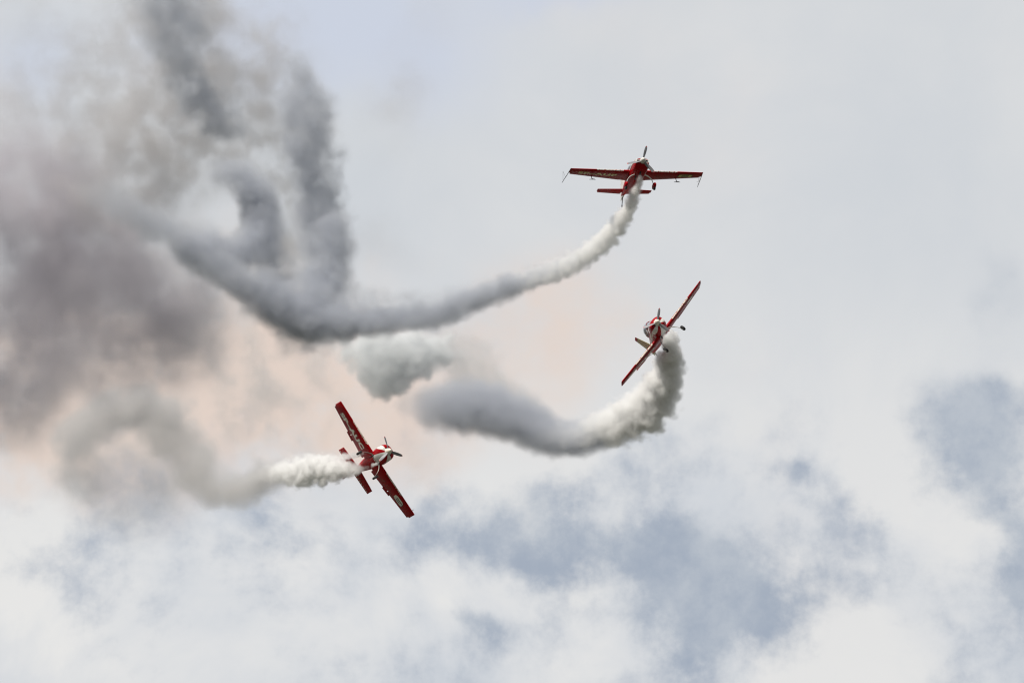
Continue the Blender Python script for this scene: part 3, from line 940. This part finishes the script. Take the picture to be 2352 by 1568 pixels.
smoke("hanging_puff", [(795, 805, D2 + 15, 46, .8), (850, 810, D2 + 14, 70, 1), (895, 845, D2 + 14, 62, 1), (880, 885, D2 + 14, 40, 1), (940, 820, D2 + 14, 72, 1), (1000, 805, D2 + 15, 64, .9), (1045, 795, D2 + 16, 50, .6)],
      MID, t2, 0.11, chain=False, warp=.26, wscale=.8, bumps=.5, bscale=1.0, fluct=.1, fscale=1.2, seed=7, cut=(.32, .95), dense=2.2)
smoke("drifting_fringe", [(1000, 800, D2 + 18, 50, .35), (1080, 840, D2 + 18, 60, .35), (1120, 890, D2 + 18, 50, .35), (1220, 930, D2 + 16, 30, .3)],
      BROWN, t2, 0.16, warp=.9, wscale=.5, inner=.1, fluct=.7, fscale=.7, seed=8, grow=1.5, gain=1.8)
# --- trail of the lowest plane
t3 = smoke_root("smoke_trail", "short white smoke burst behind the SP-AUC plane, thinning into a brown arch on the left", "smoke trail", at(850, 1066, D3), GRP)
smoke("fresh_plume", [(846, 1072, D3 - .8, 4, .8), (830, 1077, D3 - .1, 10, 2), (816, 1076, D3 + .7, 15, 4), (796, 1076, D3 + 1.5, 22, 6), (760, 1078, D3 + 3, 32, 7), (715, 1080, D3 + 5, 38, 7), (670, 1085, D3 + 7, 36, 5), (635, 1087, D3 + 8.5, 28, 2.5), (600, 1092, D3 + 9.5, 24, .8), (565, 1105, D3 + 11, 20, .2)],
      FRESH, t3, 0.07, warp=.40, wscale=1.2, bumps=.6, bscale=1.6, inner=.42, fluct=.15, fscale=2.5, seed=9, grow=1.42)
smoke("exhaust_puff", [(870, 1062, D3 - 1.3, 3, 5), (863, 1066, D3 - 1.2, 7, 6), (854, 1070, D3 - 1.0, 7, 4)], FRESH, t3, 0.04, warp=.6, wscale=2.2, bumps=.5, bscale=4.0, inner=.6, fluct=.2, seed=10)
smoke("exhaust_puff", [(832, 1042, D3 - .8, 7, 3), (822, 1044, D3 - .6, 9, 4), (806, 1046, D3 + .6, 11, 2.5), (786, 1050, D3 + 2, 16, 2.5)], FRESH, t3, 0.05, warp=.6, wscale=2.2, bumps=.4, bscale=3.5, inner=.5, fluct=.3, seed=11)
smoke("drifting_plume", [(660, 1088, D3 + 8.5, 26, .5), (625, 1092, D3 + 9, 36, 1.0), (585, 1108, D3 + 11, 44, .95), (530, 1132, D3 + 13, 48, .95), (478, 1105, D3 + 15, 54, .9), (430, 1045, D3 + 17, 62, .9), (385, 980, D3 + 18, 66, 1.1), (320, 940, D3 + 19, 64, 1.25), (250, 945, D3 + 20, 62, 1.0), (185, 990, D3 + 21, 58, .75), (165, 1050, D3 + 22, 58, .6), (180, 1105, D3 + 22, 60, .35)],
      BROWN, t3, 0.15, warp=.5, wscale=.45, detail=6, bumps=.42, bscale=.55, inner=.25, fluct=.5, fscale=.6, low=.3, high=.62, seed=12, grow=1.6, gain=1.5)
smoke("drifting_fringe", [(300, 1050, D3 + 23, 100, .9), (250, 1110, D3 + 23, 90, .8), (370, 1110, D3 + 23, 90, .6), (440, 1170, D3 + 21, 70, .4), (320, 1180, D3 + 23, 90, .5)],
      BROWN, t3, 0.2, chain=False, warp=.5, wscale=.4, detail=6, fluct=.6, fscale=.5, seed=21, cut=(.1, 1.2), dense=.32)
# --- what is left of earlier loops
c1 = smoke_root("smoke_column", "grey smoke column rising from the bend of the long trail, ragged at its top", "smoke column", at(740, 700, D1 + 18))
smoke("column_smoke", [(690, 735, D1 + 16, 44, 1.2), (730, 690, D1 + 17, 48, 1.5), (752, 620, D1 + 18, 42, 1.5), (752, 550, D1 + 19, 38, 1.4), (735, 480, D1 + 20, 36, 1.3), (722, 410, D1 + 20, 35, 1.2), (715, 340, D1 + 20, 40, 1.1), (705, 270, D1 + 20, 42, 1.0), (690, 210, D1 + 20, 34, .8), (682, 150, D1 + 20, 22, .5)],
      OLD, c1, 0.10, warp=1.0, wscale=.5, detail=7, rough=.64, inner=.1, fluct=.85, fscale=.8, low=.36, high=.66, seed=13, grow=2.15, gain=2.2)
c2 = smoke_root("smoke_curl", "grey smoke curl hooking over and down into the long trail, left of the column", "smoke curl", at(600, 480, D1 + 20))
smoke("curl_smoke", [(500, 400, D1 + 20, 22, .5), (540, 400, D1 + 20, 28, 1.0), (580, 430, D1 + 20, 30, 1.5), (602, 480, D1 + 20, 31, 1.6), (600, 535, D1 + 19, 32, 1.4), (565, 570, D1 + 18, 33, 1.3), (510, 585, D1 + 17, 34, 1.1), (450, 570, D1 + 16, 34, .7)],
      OLD, c2, 0.10, warp=.7, wscale=.6, detail=7, rough=.62, inner=.12, fluct=.7, fscale=1.2, seed=14, grow=1.95, gain=3.0)
smoke("curl_fringe", [(620, 560, D1 + 20, 40, .5), (630, 630, D1 + 20, 50, .6), (640, 680, D1 + 19, 40, .6)], OLD, c2, 0.13, warp=.9, wscale=.6, inner=.1, fluct=.85, fscale=.8, seed=15, grow=1.7, gain=2.6)
c3 = smoke_root("smoke_streak", "dark smoke streak slanting down from the top edge, above the curl", "smoke streak", at(460, 200, D1 + 24))
smoke("streak_smoke", [(380, -40, D1 + 24, 60, .6), (400, 40, D1 + 24, 56, .75), (420, 120, D1 + 24, 42, .8), (440, 190, D1 + 24, 34, 1.1), (480, 250, D1 + 24, 32, 1.3), (530, 290, D1 + 24, 28, 1.1), (570, 310, D1 + 24, 18, .5)],
      OLD, c3, 0.12, warp=1.0, wscale=.5, detail=7, rough=.64, inner=.1, fluct=.85, fscale=.8, low=.36, high=.66, seed=16, grow=2.1, gain=1.9)
# --- thin old smoke nobody could count
s1 = smoke_root("old_smoke", "broad bank of thin purple-grey old smoke along the left edge", "smoke", at(150, 700, D1 + 40), kind='stuff')
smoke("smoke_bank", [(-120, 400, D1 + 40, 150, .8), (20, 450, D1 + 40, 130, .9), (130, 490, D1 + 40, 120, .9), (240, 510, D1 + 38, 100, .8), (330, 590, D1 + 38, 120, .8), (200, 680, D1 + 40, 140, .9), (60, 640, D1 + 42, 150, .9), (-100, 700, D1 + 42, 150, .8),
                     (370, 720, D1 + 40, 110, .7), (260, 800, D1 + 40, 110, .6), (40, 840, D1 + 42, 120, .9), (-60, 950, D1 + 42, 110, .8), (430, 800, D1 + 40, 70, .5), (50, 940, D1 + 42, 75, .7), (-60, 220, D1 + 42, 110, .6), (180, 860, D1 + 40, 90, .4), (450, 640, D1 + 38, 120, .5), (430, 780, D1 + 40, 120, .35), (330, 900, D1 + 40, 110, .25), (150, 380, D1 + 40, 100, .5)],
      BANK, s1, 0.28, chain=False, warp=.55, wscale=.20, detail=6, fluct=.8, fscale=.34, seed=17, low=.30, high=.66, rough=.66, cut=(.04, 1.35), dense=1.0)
s2 = smoke_root("old_smoke", "thin torn wisps of old smoke in the upper left corner", "smoke", at(450, 250, D1 + 40), kind='stuff')
smoke("smoke_wisps", [(40, 40, D1 + 40, 120, .35), (180, 240, D1 + 40, 130, .6), (250, 90, D1 + 40, 120, .65), (330, 330, D1 + 38, 120, .9), (290, 430, D1 + 38, 110, .9), (430, 330, D1 + 36, 120, 1), (420, 180, D1 + 36, 120, 1), (540, 220, D1 + 36, 100, .9), (500, 70, D1 + 36, 110, .8),
                      (620, 330, D1 + 36, 100, .95), (640, 190, D1 + 36, 90, .9), (650, 440, D1 + 36, 80, .9), (640, 570, D1 + 36, 90, 1), (200, 400, D1 + 38, 110, .8), (380, 20, D1 + 36, 120, .9), (650, 80, D1 + 36, 80, .5), (720, 300, D1 + 36, 60, .6), (720, 560, D1 + 36, 60, .7), (20, 260, D1 + 40, 100, .45)],
      WISP, s2, 0.18, chain=False, warp=.6, wscale=.36, detail=7, fluct=.88, fscale=.55, seed=18, low=.36, high=.68, rough=.66, cut=(.05, 1.2), dense=.72)
s3 = smoke_root("old_smoke", "faint smudges of old smoke in the clear sky above the long trail", "smoke", at(930, 200, D1 + 40), kind='stuff')
smoke("smoke_smudge", [(930, 180, D1 + 40, 90, .9), (1000, 20, D1 + 40, 80, .6), (880, 300, D1 + 40, 90, .6), (860, 540, D1 + 40, 80, .6), (960, 620, D1 + 40, 80, .4)],
      BROWN, s3, 0.30, chain=False, warp=.6, wscale=.25, detail=5, fluct=.85, fscale=.35, seed=19, cut=(.1, 1.2), dense=.3)
s4 = smoke_root("old_smoke", "faint tan veil of old smoke between the bank and the SP-AUC plane", "smoke", at(600, 850, D3 + 40), kind='stuff')
smoke("smoke_veil", [(470, 760, D3 + 40, 110, .8), (560, 820, D3 + 40, 110, .9), (640, 900, D3 + 40, 110, .8), (560, 960, D3 + 40, 110, .8), (720, 820, D3 + 40, 90, .6), (740, 960, D3 + 40, 100, .6), (960, 1040, D3 + 40, 70, .6), (1000, 1120, D3 + 40, 60, .5), (60, 1040, D3 + 40, 110, .6)],
      BROWN, s4, 0.24, chain=False, warp=.6, wscale=.32, detail=7, fluct=.95, fscale=.5, seed=20, low=.42, high=.68, rough=.66, cut=(.1, 1.2), dense=.30)
